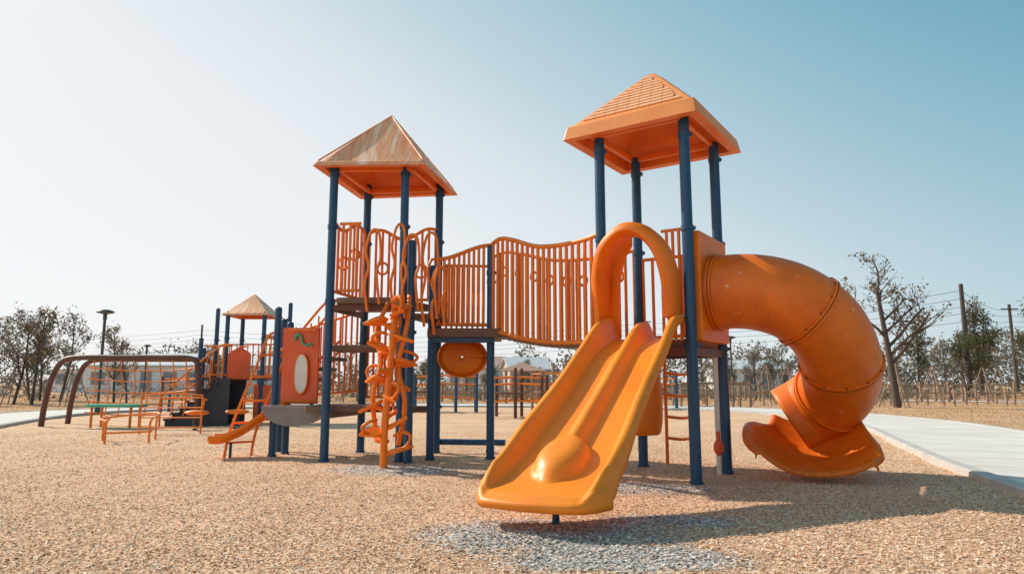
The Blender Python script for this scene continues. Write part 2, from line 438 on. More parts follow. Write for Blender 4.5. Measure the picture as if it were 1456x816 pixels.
# ------------------------------------------------------------------ tower A (left)
A1=(-2.5,9.3);A2=(-1.5,9.3);A3=(-2.28,10.5);A4=(-1.13,10.36)
ta=E('covered_play_tower')
posts(ta,[(*A1,4.15),(*A2,4.15),(*A3,4.15),(*A4,4.15)],0.058,collars=(0.7,2.15,3.2,3.95))
cor=[(-2.74,9.03),(-1.18,8.98),(-.86,10.55),(-2.46,10.78)]
m_,nt,b=new_mat('streaked_tan_roof'); N=nt.nodes;L=nt.links
tc=N.new('ShaderNodeTexCoord'); mp=N.new('ShaderNodeMapping'); mp.inputs['Rotation'].default_value=(0,0.55,0.5); mp.inputs['Scale'].default_value=(4.6,.8,.7)
L.new(tc.outputs['Object'],mp.inputs['Vector'])
nz=N.new('ShaderNodeTexNoise'); nz.inputs['Scale'].default_value=1.7; nz.inputs['Detail'].default_value=4; nz.inputs['Distortion'].default_value=0.6
L.new(mp.outputs['Vector'],nz.inputs['Vector'])
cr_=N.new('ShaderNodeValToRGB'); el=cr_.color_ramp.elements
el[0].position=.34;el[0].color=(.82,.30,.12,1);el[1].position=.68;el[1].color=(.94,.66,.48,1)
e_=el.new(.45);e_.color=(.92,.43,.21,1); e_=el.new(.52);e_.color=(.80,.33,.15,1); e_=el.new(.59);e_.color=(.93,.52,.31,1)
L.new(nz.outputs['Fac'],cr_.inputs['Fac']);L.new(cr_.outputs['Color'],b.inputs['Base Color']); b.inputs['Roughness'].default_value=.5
ROOFA=m_
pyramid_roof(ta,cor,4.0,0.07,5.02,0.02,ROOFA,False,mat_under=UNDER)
mb=MB()
cc=Vector((sum(p[0] for p in cor)/4,sum(p[1] for p in cor)/4,5.03))
for p in cor:
    q=Vector((lerp(cc.x,p[0],.93),lerp(cc.y,p[1],.93),4.085)); mb.tube([q,cc],0.014,8)
mb.build('roof_ridges',ROOFA,ta)
def rounded(poly,rad=0.12,k=5):
    out=[];n=len(poly)
    for i in range(n):
        p=Vector(poly[i]);a=Vector(poly[i-1]);b_=Vector(poly[(i+1)%n])
        a=p+(a-p).normalized()*rad;b_=p+(b_-p).normalized()*rad
        for j in range(k+1):
            t=j/k; out.append(tuple(a*(1-t)**2+p*2*t*(1-t)+b_*t*t))
    return out
mb=MB()
mb.prism(rounded([(-2.42,9.2),(-1.50,9.15),(-1.15,10.3),(-2.22,10.45)],.12),2.12,2.20)
mb.prism(rounded([(-1.45,9.25),(-.95,9.3),(-.95,10.2),(-1.22,10.28)],.1),1.92,1.99)
mb.prism(rounded([(-2.62,9.45),(-1.75,9.4),(-1.8,10.2),(-2.6,10.3)],.15),1.50,1.57)
mb.prism(rounded([(-2.85,9.42),(-1.95,9.42),(-1.95,10.5),(-2.85,10.6)],.12),0.66,0.74)
mb.build('decks',DECK,ta,bevel=0.01)
mb=MB()
rail(mb,A1,A3,lambda t:3.32-0.10*math.sin(t*6.28),lambda t:2.25,9,rb=.02,rr=.026)
rail(mb,A3,A4,lambda t:3.34+0.08*math.sin(t*9),lambda t:2.25,11,rb=.02,rr=.026)
rail(mb,(-2.35,10.55),(-1.55,10.5),lambda t:1.95,lambda t:.78,9,rb=.02)
rail(mb,(-3.3,10.9),(-2.35,10.55),lambda t:1.9+.25*t,lambda t:.78+.1*t,10)
rail(mb,(-2.4,9.33),(-2.1,9.3),lambda t:3.25,lambda t:2.25,3,rb=.02)
for (x,y,z,r_) in((-2.42,9.7,2.75,.09),(-2.36,10.1,2.95,.08),(-2.0,10.46,2.8,.09),(-1.65,10.42,3.0,.08),(-1.4,10.4,2.75,.1)):
    mb.ring((x,y-.03,z),(.3,1,0),r_,.018)
rf=random.Random(21)
for x0,y0,h,zb0 in((-1.58,9.05,.95,2.2),(-1.42,9.02,.9,2.1),(-1.18,9.15,1.05,2.0),(-1.95,9.15,.9,2.2),(-1.05,9.2,.7,1.9)):
    w=rf.uniform(.13,.2)
    mb.tube([(x0,y0,zb0-.2),(x0-.03,y0-.08,zb0+.15),(x0+.01,y0-.04,zb0+h*.45),(x0-.03,y0-.06,zb0+h*.7),(x0+.03,y0-.02,zb0+h),(x0+w*.8,y0,zb0+h*.98),(x0+w,y0-.02,zb0+h*.6),(x0+w-.04,y0-.05,zb0+h*.35),(x0+w,y0-.03,zb0-.1)],.019,8,k=6)
for dy in(0,.55):
    mb.tube([(-2.55,9.9+dy,2.25),(-2.75,9.95+dy,2.2),(-3.3,10.1+dy,1.6),(-3.6,10.2+dy,1.5)],.02,8,k=5)
    mb.tube([(-2.5,9.9+dy,1.65),(-3.3,10.1+dy,.95)],.02,8)
    for k in range(7):
        t=k/6; x=lerp(-2.6,-3.3,t);y=lerp(9.92,10.1,t)+dy; mb.tube([(x,y,lerp(1.6,.98,t)),(x,y,lerp(2.22,1.62,t))],.013,6)
mb.build('guard_bars',ORANGE_BAR,ta)
mb=MB()
for i in range(5):
    x=-2.62-.16*i; z=1.5-.15*i
    mb.box((x,10.25,z-.1),(.2,.5,.05))
mb.build('steps',DECK,ta,bevel=.006)
mb=MB()
mb.beam((-2.28,10.5,.66),(-1.13,10.36,.66),.06,.09); mb.beam((*A1,.62),(*A3,.62),.05,.08); mb.beam((*A1,2.07),(*A2,2.07),.05,.08); mb.beam((*A1,2.07),(*A3,2.07),.05,.08)
mb.build('deck_frame',BROWNBAR,ta)
mb=MB()
rows=[]
for i in range(9):
    rr=[.02,.10,.2,.27,.30,.33,.35,.36,.345][i]; dep=[.10,.098,.085,.06,.02,.0,.01,.03,.05][i]
    rows.append([Vector((-.72+math.cos(a)*rr,10.0-dep,1.42+math.sin(a)*rr*.8)) for a in [2*math.pi*k/28 for k in range(29)]])
mb.grid(rows)
mb.build('bubble_panel',ORANGE,ta,solid=.015)
# ------------------------------------------------------------------ bridge
br=E('playground_bridge')
S2=(-1.12,9.53);S3=(-.30,9.6);S5=(-.33,10.5)
posts(br,[(*S2,2.69),(-1.36,9.13,2.97),(*S3,3.0),(*S5,3.0)],0.055,collars=(1.72,2.6))
mb=MB(); mb.prism(rounded([(-1.18,9.40),(-.14,9.42),(-.16,10.58),(-1.1,10.45)],.08),1.68,1.80)
NB=22
nb=[Vector((lerp(S3[0],P2[0],i/NB),lerp(S3[1],P2[1],i/NB),0)) for i in range(NB+1)]
fb=[Vector((lerp(S5[0],P3[0],i/NB),lerp(S5[1],P3[1],i/NB),0)) for i in range(NB+1)]
zb=lambda t:lerp(1.80,1.53,t)-0.09*math.sin(math.pi*t)
for i in range(1,NB):
    t=(i+.5)/NB
    a=nb[i].lerp(nb[i+1],.08);b_=nb[i].lerp(nb[i+1],.92);c_=fb[i].lerp(fb[i+1],.92);e2=fb[i].lerp(fb[i+1],.08)
    z=zb(t); mb.prism([(a.x,a.y),(b_.x,b_.y),(c_.x,c_.y),(e2.x,e2.y)],z-.04,z)
mb.build('deck_planks',DECK,br,bevel=0.004)
mb=MB()
zs=cr([Vector((0,3.00,0)),Vector((.1,3.06,0)),Vector((.25,2.98,0)),Vector((.45,2.83,0)),Vector((.65,2.77,0)),Vector((.85,2.76,0)),Vector((1,2.79,0))],8)
def zt(t):
    for i in range(len(zs)-1):
        if zs[i].x<=t<=zs[i+1].x+1e-6: return lerp(zs[i].y,zs[i+1].y,(t-zs[i].x)/max(1e-6,zs[i+1].x-zs[i].x))
    return 2.79
rail(mb,S3,P2,zt,lambda t:zb(t)-.06,20,.0225,.030)
rail(mb,S5,P3,lambda t:zt(t)-.02,lambda t:zb(t)-.06,20,.0215,.026)
rail(mb,(-1.06,9.5),S3,lambda t:lerp(2.78,3.0,ss(0,1,t)),lambda t:1.80,11,.020,.028)
rail(mb,(-1.05,10.42),S5,lambda t:2.85,lambda t:1.80,9,.018,.022)
mb.tube([(-1.06,9.5,2.78),(-1.14,9.48,2.76),(-1.18,9.46,2.6),(-1.16,9.46,2.45)],.02,8,k=4)
for i in range(1,9):
    t=i/9; p=Vector((lerp(S5[0],P3[0],t),lerp(S5[1],P3[1],t),zt(t)-.32)); mb.ring(p,(.65,.75,0),.065,.020,16,6)
mb.build('bridge_rails',ORANGE_BAR,br)
mb=MB(); mb.tube([(-1.1,10.45,.18),(-.1,10.3,.18)],.045,12); mb.beam((-1.1,9.47,1.64),(-.25,9.52,1.64),.05,.07)
mb.build('brace',BLUE,br)
# ------------------------------------------------------------------ pod climber
pc=E('vine_climber')
mb=MB(); bx,by=-1.53,8.35
mb.tube([(bx,by,-.04),(bx,by,.5),(bx+.03,by+.1,1.2),(bx+.04,by+.3,1.9),(bx+.02,by+.6,2.15)],.045,12,k=6)
mb.tube([(bx-.14,by+.25,.35),(bx-.18,by+.15,.9),(bx-.10,by+.2,1.3),(bx-.20,by+.35,1.7),(bx-.1,by+.6,2.1)],.030,10,k=6)
mb.tube([(bx+.14,by+.2,.3),(bx+.22,by+.12,.8),(bx+.12,by+.2,1.25),(bx+.2,by+.3,1.8),(bx+.16,by+.7,2.2)],.030,10,k=6)
rnd=random.Random(3)
def leafpod(c,M,s):
    # flat leaf-shaped foot plate with a pointed tip
    out=[]
    for i in range(20):
        a=2*math.pi*i/20; r=1.0-.25*abs(math.sin(a))**.5
        x=math.cos(a)*.16*r*(1.15 if math.cos(a)>0 else .85); y=math.sin(a)*.085*(1-.35*math.cos(a)); out.append((x*s,y*s))
    vs=[c+M@Vector((x,y,.018)) for x,y in out]+[c+M@Vector((x*1.04,y*1.04,-.004)) for x,y in out]+[c+M@Vector((x*.9,y*.9,-.024)) for x,y in out]
    n=20
    mb.add(vs,[tuple(range(n)),tuple(range(3*n-1,2*n-1,-1))]+[(k*n+i,(k+1)*n+i,(k+1)*n+(i+1)%n,k*n+(i+1)%n) for k in(0,1) for i in range(n)])
for i in range(18):
    a=i*1.9; z=.26+i*.104
    yy=by+.035*i*.5
    c=Vector((bx+math.cos(a)*.17,yy+math.sin(a)*.1,z))
    M=Matrix.Rotation(a,3,'Z')@Matrix.Rotation(rnd.uniform(-.45,.45),3,'Y')@Matrix.Rotation(rnd.uniform(-.6,.6),3,'X')
    leafpod(c,M,1.0)
    mb.tube([(bx,yy,z-.07),c],.026,8)
    if i%2==0:
        mb.tube([c+Vector((0,0,-.02)),c+M@Vector((.12,0,.03)),c+M@Vector((.17,.03,.13)),c+M@Vector((.09,.04,.19)),c+M@Vector((-.02,0,.17))],.020,8,k=5)
mb.build('climber_pods',ORANGE,pc)
# ------------------------------------------------------------------ activity panel, ladder + small slide
ap=E('activity_panel')
posts(ap,[(-3.4,9.9,2.14),(-3.58,10.7,2.04),(-3.33,10.25,1.95)],.05,collars=(.7,1.7))
mb=MB(); mb.extr([(-3.31,9.86,.76),(-2.76,9.78,.76),(-2.76,9.78,1.84),(-3.31,9.86,1.84)],(0.01,.035,0)); mb.build('board',RED,ap,bevel=.012)
mb=MB()
c=Vector((-3.0,9.795,1.18)); pts=[]
for i in range(28):
    a=2*math.pi*i/28; pts.append(c+Vector((math.cos(a)*.10,-.0147*math.cos(a)*.11/.105,math.copysign(abs(math.sin(a))**.7,math.sin(a))*.28)))
mb.extr(pts[::-1],(0,-.018,0))
mb.build('white_window',WHITE,ap)
mb=MB()
mb.tube([p+Vector((0,-.012,0)) for p in pts]+[pts[0]+Vector((0,-.012,0))],.012,8,caps=False); mb.tube([(-3.27,9.845,.80),(-2.80,9.775,.80)],.012,6); mb.tube([(-3.27,9.845,1.80),(-2.80,9.775,1.80)],.012,6)
mb.build('window_rim',ORANGE,ap)
mb=MB(); mb.tube([(-3.12,9.81,1.66),(-3.08,9.79,1.74),(-3.02,9.79,1.70),(-3.0,9.785,1.62),(-2.94,9.78,1.58),(-2.88,9.775,1.61),(-2.86,9.775,1.56)],lambda t:.02*(1-.5*t),8,k=6); mb.build('green_squiggle',GREEN,ap)
mb=MB()
rows=[]
for i in range(13):
    a=math.pi*i/12; x=-3.05-math.cos(a)*.42; z=.72-math.sin(a)*.26
    rows.append([Vector((x,9.62,z)),Vector((x,9.66,z)),Vector((x,9.95,z)),Vector((x,9.98,z))])
mb.grid(rows); mb.extr([r[0] for r in rows],(0,.02,0)); mb.prism([(-3.47,9.6),(-2.63,9.6),(-2.63,10.0),(-3.47,10.0)],.70,.735)
mb.build('boat_counter',GREY,ap,solid=.01)
cl=E('curved_ladder'); mb=MB()
base=cr([(-4.02,9.75,-.03),(-3.98,9.8,.35),(-3.85,9.85,.8),(-3.68,9.9,1.3),(-3.55,9.92,1.7),(-3.47,9.95,1.78)],6)
for dx,dy in((0,0),(.28,.25)): mb.tube([p+Vector((dx,dy,0)) for p in base],.02,8)
for k in range(4,28,4): mb.tube([base[k],base[k]+Vector((.28,.25,0))],.016,8)
mb.build('ladder_bars',ORANGE_BAR,cl)
ms=E('small_slide'); rows=[]
for p in cr([(-3.25,10.0,.66),(-3.5,9.95,.55),(-3.8,9.85,.33),(-4.05,9.78,.22),(-4.2,9.74,.21)],6):
    lt=Vector((.2,-.98,0)); rows.append([p+lt*w+Vector((0,0,h)) for w,h in((-.25,.08),(-.24,.12),(-.2,.12),(-.16,.02),(0,0),(.16,.02),(.2,.12),(.24,.12),(.25,.06))])
mb=MB(); mb.grid(rows); mb.build('slide_bed',ORANGE,ms,solid=.012,angle=60)
mb=MB(); mb.tube([(-3.95,9.8,-.03),(-3.95,9.8,.22)],.02); mb.build('leg',BLUE,ms)
# ------------------------------------------------------------------ far tower C
tcw=E('covered_play_tower')
cx,cy=-6.95,18.3
posts(tcw,[(cx-.48,cy-.5,2.9),(cx+.48,cy-.5,2.9),(cx-.48,cy+.5,2.9),(cx+.48,cy+.5,2.9),(-8.0,18.5,3.06),(-8.0,17.6,2.2),(-8.45,18.8,2.0),(-6.0,18.4,3.2),(-5.8,17.6,2.7),(-5.3,18.3,2.5)],.055,collars=(1.2,2.2))
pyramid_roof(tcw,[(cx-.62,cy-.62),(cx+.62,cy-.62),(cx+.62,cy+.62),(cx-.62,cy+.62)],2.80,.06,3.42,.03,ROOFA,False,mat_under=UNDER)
mb=MB(); mb.prism([(cx-1,cy-.5),(cx+1.7,cy-.5),(cx+1.7,cy+.5),(cx-1,cy+.5)],1.12,1.2)
mb.build('deck',DECK,tcw)
mb=MB()
n=7;top=1.17
prof=[(-6.95,.0),(-6.95,top),(-7.25,top)]
for i in range(n):
    x=-7.25-.175*(i); z=top-(i+1)*top/(n+1)
    prof+= [(x,z),(x-.175,z)]
prof+=[(-7.25-.175*n,0)]
mb.extr([(x,16.95,z) for x,z in prof],(0,.05,0)); mb.extr([(x,18.0,z) for x,z in prof],(0,.05,0))
for i in range(n):
    x=-7.25-.175*i; z=top-(i+1)*top/(n+1)
    mb.box((x-.085,17.47,z+.02),(.21,1.16,.05)); mb.box((x-.005,17.47,z+.08),(.02,1.0,.1))
mb.build('stairs',DARK,tcw,smooth=False)
mb=MB()
rail(mb,(cx-1,cy-.55),(cx-.3,cy-.55),lambda t:2.0,lambda t:1.2,5)
rail(mb,(cx+.5,cy-.5),(cx+1.7,cy-.5),lambda t:2.3-.3*t,lambda t:1.2,10)
rail(mb,(cx-1,cy+.55),(cx+1.7,cy+.55),lambda t:2.1,lambda t:1.2,18)
for y in(16.95,18.05):
    mb.tube([(-7.0,y,2.0),(-7.3,y,1.9),(-8.45,y,.9),(-8.6,y,.7),(-8.6,y,0)],.022,8,k=4)
    for k in range(5): 
        t=k/4;x=lerp(-7.15,-8.3,t); mb.tube([(x,y,lerp(1.15,.2,t)),(x,y,lerp(1.93,1.03,t))],.013,6)
mb.build('guard_bars',ORANGE_BAR,tcw)
mb=MB(); mb.extr([(cx-.4,cy-.58,1.15),(cx+.2,cy-.58,1.15),(cx+.2,cy-.58,1.8),(cx-.1,cy-.58,2.0),(cx-.4,cy-.58,1.8)],(0,.03,0)); mb.extr([(cx+.3,cy-.52,.1),(cx+.9,cy-.52,.1),(cx+.9,cy-.52,1.0),(cx+.3,cy-.52,1.0)],(0,.03,0)); mb.build('panels',RED,tcw,bevel=.01)
# ------------------------------------------------------------------ arched climbing-net frame
cf=E('climbing_net_frame'); mb=MB()
for y,dx in((16.6,0),(17.9,-.2)):
    mb.tube([(-11.25+dx,y,-.03),(-11.2+dx,y,.6),(-11.08+dx,y,1.2),(-10.85+dx,y,1.58),(-10.4+dx,y,1.66),(-9.5+dx,y,1.66),(-8.6+dx,y,1.66),(-7.75+dx,y,1.63),(-7.58+dx,y,1.35),(-7.55+dx,y,.6),(-7.55+dx,y,-.03)],.065,12,k=6)
mb.build('arch_frame',BROWNBAR,cf)
mb=MB()
for k in range(5):
    z=.35+.27*k; mb.tube([(-10.3,16.7,z),(-9.5,16.9,z-.07),(-8.6,17.1,z-.07),(-7.6,16.8,z)],.015,6,k=4)
for k in range(9):
    x=-10.2+.32*k; mb.tube([(x,16.75,1.62),(x+.04,16.85,.9),(x-.05,16.9,.25)],.015,6,k=3)
mb.build('net_bars',ORANGE_BAR,cf)
mb=MB(); mb.prism(rounded([(-9.9,15.9),(-8.6,15.9),(-8.6,16.5),(-9.9,16.5)],.2),.50,.56); mb.build('net_platform',GREEN,cf)
mb=MB()
for (x,y) in((-9.7,16.0),(-8.8,16.0),(-9.7,16.4),(-8.8,16.4)): mb.tube([(x,y,-.02),(x,y,.5)],.03,8)
mb.build('platform_legs',ORANGE_BAR,cf)
bc=E('bar_climber'); mb=MB()
for (x,y) in((-6.95,11.9),(-6.3,12.1),(-7.4,12.6),(-6.6,12.9)):
    mb.tube([(x,y,-.02),(x,y,.35),(x+.05,y,.45)],.02,8,k=3)
mb.tube([(-7.0,11.9,.2),(-6.25,12.1,.22)],.018,8); mb.tube([(-6.95,11.9,.4),(-7.4,12.6,.42),(-6.6,12.9,.5),(-6.28,12.1,.42)],.018,8,k=5)
mb.tube([(-7.6,14.2,-.02),(-7.6,14.2,.8),(-7.0,14.2,.85),(-6.4,14.3,.8),(-6.4,14.3,-.02)],.02,8)
for k in range(4): mb.tube([(-7.6,14.2,.2*k+.15),(-6.4,14.3,.2*k+.15)],.014,6)
mb.build('bars',ORANGE_BAR,bc)
for (x,y) in((-7.0,15.4),(-6.3,15.9)):
    e=E('spring_seat'); mb=MB(); mb.tube([(x+.07*math.cos(a*.9),y+.07*math.sin(a*.9),.01*a) for a in range(34)],.012,6); mb.build('spring',DARK,e)
    mb=MB(); mb.ell((x,y,.40),(.28,.13,.06)); mb.tube([(x+.12,y,.42),(x+.16,y,.72)],.018); mb.tube([(x+.16,y-.12,.68),(x+.16,y+.12,.68)],.015); mb.build('seat',ORANGE,e)
# ------------------------------------------------------------------ ground, bed, paths
def noise_ramp(nt,scale,stops,detail=8,vec=None,rough=.6):
    N=nt.nodes;L=nt.links
    n=N.new('ShaderNodeTexNoise'); n.inputs['Scale'].default_value=scale; n.inputs['Detail'].default_value=detail; n.inputs['Roughness'].default_value=rough
    tc=N.new('ShaderNodeTexCoord'); L.new(tc.outputs['Object'],n.inputs['Vector'])
    r=N.new('ShaderNodeValToRGB'); e=r.color_ramp.elements
    e[0].position=stops[0][0];e[0].color=(*stops[0][1],1);e[1].position=stops[-1][0];e[1].color=(*stops[-1][1],1)
    for s_ in stops[1:-1]: q=e.new(s_[0]);q.color=(*s_[1],1)
    L.new(n.outputs['Fac'],r.inputs['Fac']); return n,r
m_,nt,b=new_mat('dry_grass_ground'); N=nt.nodes;L=nt.links
n1,r1=noise_ramp(nt,.25,[(.35,(.56,.31,.165)),(.5,(.66,.41,.24)),(.7,(.50,.33,.18))],10)
n2,r2=noise_ramp(nt,14,[(.3,(.65,.65,.65)),(.7,(1.1,1.1,1.1))],8,rough=.75)
mx=N.new('ShaderNodeMixRGB');mx.blend_type='MULTIPLY';mx.inputs[0].default_value=1
L.new(r1.outputs[0],mx.inputs[1]);L.new(r2.outputs[0],mx.inputs[2]);L.new(mx.outputs[0],b.inputs['Base Color']);b.inputs['Roughness'].default_value=.95
b.inputs['Specular IOR Level'].default_value=.1
bp=N.new('ShaderNodeBump');bp.inputs['Strength'].default_value=.5;bp.inputs['Distance'].default_value=.04;L.new(n2.outputs['Fac'],bp.inputs['Height']);L.new(bp.outputs[0],b.inputs['Normal'])
GRASS=m_
mb=MB(); mb.add([(-900,-300,0),(900,-300,0),(900,1600,0),(-900,1600,0)],[(0,1,2,3)]); mb.build('ground',GRASS,smooth=False)
ctrl=[(4.9,-12),(5.15,-4),(5.4,2),(5.85,5.2),(6.70,8.2),(7.9,11.5),(9.2,15),(10.0,19),(9.6,23.5),(7.2,27.6),(3,30.2),(-2.5,31.2),(-8,30.6),(-12.5,28.4),(-15,25),(-15.1,21.5),(-14.1,18),(-12.8,14.6),(-11.8,11),(-11.3,6),(-11.2,-1),(-11.5,-12)]
cen=cr([(x,y,0) for x,y in ctrl],10)
def offset_line(cen,dd):
    out=[]
    for i,p in enumerate(cen):
        a=cen[max(0,i-1)];b_=cen[min(len(cen)-1,i+1)];t=(b_-a).normalized(); out.append(p+Vector((-t.y,t.x,0))*dd)
    return out
PW=1.45
inL=offset_line(cen,PW);outL=offset_line(cen,-PW)
CONC,nt,b=new_mat('concrete_path'); N=nt.nodes;L=nt.links
n1,r1=noise_ramp(nt,.8,[(.3,(.62,.56,.51)),(.7,(.76,.71,.66))],10); n2,r2=noise_ramp(nt,60,[(.3,(.85,.85,.85)),(.7,(1.05,1.05,1.05))],4)
mx=N.new('ShaderNodeMixRGB');mx.blend_type='MULTIPLY';mx.inputs[0].default_value=1
L.new(r1.outputs[0],mx.inputs[1]);L.new(r2.outputs[0],mx.inputs[2]);L.new(mx.outputs[0],b.inputs['Base Color']);b.inputs['Roughness'].default_value=.85;b.inputs['Specular IOR Level'].default_value=.2
mb=MB(); hp=.085
a=offset_line(cen,PW-.16);c2=offset_line(cen,-PW+.16)
i=0
while i<len(cen)-1:
    j=min(i+3,len(cen)-1)
    R_=[]
    for q in range(i,j+1):
        pa=a[q].copy();pb=c2[q].copy()
        if q==j and j<len(cen)-1:
            dirn=(cen[q]-cen[q-1]).normalized()*0.016; pa-=dirn;pb-=dirn
        R_.append([pa+Vector((0,0,hp)),pb+Vector((0,0,hp))])
    mb.grid(R_); i=j
mb.build('concrete_path',CONC,smooth=False)
mb=MB(); mb.grid([[Vector((p.x,p.y,hp-.012)),Vector((q.x,q.y,hp-.012))] for p,q in zip(a,c2)]); mb.build('path_joint_bed',GRASS,bpy.data.objects['concrete_path'],smooth=False)
mb=MB()
for l0,l1 in((inL,a),(outL,c2)):
    R_=[]
    for p,q in zip(l0,l1):
        R_.append([Vector((p.x,p.y,-.02)),Vector((p.x,p.y,hp+.004)),Vector((lerp(p.x,q.x,.15),lerp(p.y,q.y,.15),hp+.016)),Vector((q.x,q.y,hp+.016)),Vector((q.x,q.y,hp-.02))])
    mb.grid(R_)
mb.build('path_kerb',KERB,smooth=False)
mb=MB(); far=cr([(17,70,0),(19,52,0),(24,42,0),(34,37,0),(50,34,0),(80,33,0)],8)
mb.grid([[p+Vector((0,0,.02)),q+Vector((0,0,.02))] for p,q in zip(offset_line(far,1.3),offset_line(far,-1.3))]); mb.build('concrete_path',CONC,smooth=False)
PATCH=[(.25,4.80,.95,.50),(-1.35,8.35,.85,.6),(1.25,6.9,.7,.4),(.65,4.2,.8,.3),(1.2,5.3,.5,.28),(-4.5,5.2,.5,.2)]
BED,nt,b=new_mat('wood_chip_bed'); N=nt.nodes;L=nt.links
vor=N.new('ShaderNodeTexVoronoi');vor.inputs['Scale'].default_value=66
tcx=N.new('ShaderNodeTexCoord')
nzw=N.new('ShaderNodeTexNoise');nzw.inputs['Scale'].default_value=20;L.new(tcx.outputs['Object'],nzw.inputs['Vector'])
mvx=N.new('ShaderNodeMixRGB');mvx.inputs[0].default_value=.04;L.new(tcx.outputs['Object'],mvx.inputs[1]);L.new(nzw.outputs['Color'],mvx.inputs[2]);L.new(mvx.outputs[0],vor.inputs['Vector'])
sepc=N.new('ShaderNodeSeparateColor');L.new(vor.outputs['Color'],sepc.inputs[0])
rw=N.new('ShaderNodeValToRGB');e=rw.color_ramp.elements;e[0].position=0;e[0].color=(.50,.28,.165,1);e[1].position=1;e[1].color=(.86,.64,.46,1);q=e.new(.35);q.color=(.70,.44,.275,1);q=e.new(.75);q.color=(.79,.535,.35,1)
L.new(sepc.outputs[0],rw.inputs['Fac'])
rg=N.new('ShaderNodeValToRGB');e=rg.color_ramp.elements;e[0].color=(.34,.29,.26,1);e[1].color=(.68,.60,.55,1);L.new(sepc.outputs[1],rg.inputs['Fac'])
at=N.new('ShaderNodeAttribute');at.attribute_name='gravel'
mg=N.new('ShaderNodeMixRGB');L.new(at.outputs['Fac'],mg.inputs[0]);L.new(rw.outputs[0],mg.inputs[1]);L.new(rg.outputs[0],mg.inputs[2])
n1,r1=noise_ramp(nt,.7,[(.3,(.82,.78,.74)),(.7,(1.06,1.05,1.04))],9)
mm=N.new('ShaderNodeMixRGB');mm.blend_type='MULTIPLY';mm.inputs[0].default_value=1;L.new(mg.outputs[0],mm.inputs[1]);L.new(r1.outputs[0],mm.inputs[2])
L.new(mm.outputs[0],b.inputs['Base Color']);b.inputs['Roughness'].default_value=.9;b.inputs['Specular IOR Level'].default_value=.15
bp=N.new('ShaderNodeBump');bp.inputs['Strength'].default_value=.5;bp.inputs['Distance'].default_value=.012;L.new(vor.outputs['Distance'],bp.inputs['Height']);L.new(bp.outputs[0],b.inputs['Normal'])
def nz2(x,y,s,o=0):
    return (np.sin(x*s*1.7+o)+np.sin(y*s*2.1+1.3*o+2)+np.sin((x+y)*s*1.1+.7)+np.sin((x-.6*y)*s*2.9+o*2))/4
def gravel_mask(x,y):
    g=np.zeros_like(x)
    for (a_,b_,c_,d_) in PATCH:
        q=np.sqrt(((x-a_)/c_)**2+((y-b_)/d_)**2)+.18*nz2(x,y,3.1)+.10*nz2(x,y,9,1)
        g=np.maximum(g,np.clip((1.15-q)/.5,0,1)*.93)
    return g
def bed_h(x,y):
    h=.018+.014*nz2(x,y,1.1)+.010*nz2(x,y,3.7,2)
    for (a_,b_,c_,d_) in PATCH[:3]:
        q=((x-a_)/c_)**2+((y-b_)/d_)**2; h=h+.04*np.exp(-q*1.5)
    return h
inn=[(p.x,p.y) for p in inL]
def edge_x(y):
    xs=[]
    for i in range(len(inn)-1):
        (x0,y0),(x1,y1)=inn[i],inn[i+1]
        if (y0-y)*(y1-y)<=0 and abs(y1-y0)>1e-9: xs.append(x0+(x1-x0)*(y-y0)/(y1-y0))
    return (min(xs),max(xs)) if len(xs)>=2 else None
ys=list(np.arange(-11,3,.5))+list(np.arange(3,11,.07))+list(np.arange(11,29.8,.3))
ymax=max(p[1] for p in inn)-.02; ys=[y for y in ys if y<ymax]+[ymax]
rows=[];NXC=170
for y in ys:
    ex=edge_x(y)
    if not ex: continue
    xs=np.linspace(ex[0]-.01,ex[1]+.01,NXC); hh=bed_h(xs,np.full_like(xs,y))
    hh=np.maximum(hh,.004)
    rows.append([Vector((xx,y,h_)) for xx,h_ in zip(xs,hh)])
mb=MB();mb.grid(rows)
bed=mb.build('wood_chip_ground',BED,angle=180)
me=bed.data;co=np.empty(len(me.vertices)*3);me.vertices.foreach_get('co',co);co=co.reshape(-1,3)
at_=me.attributes.new('gravel','FLOAT','POINT');at_.data.foreach_set('value',gravel_mask(co[:,0],co[:,1]).astype(np.float32))
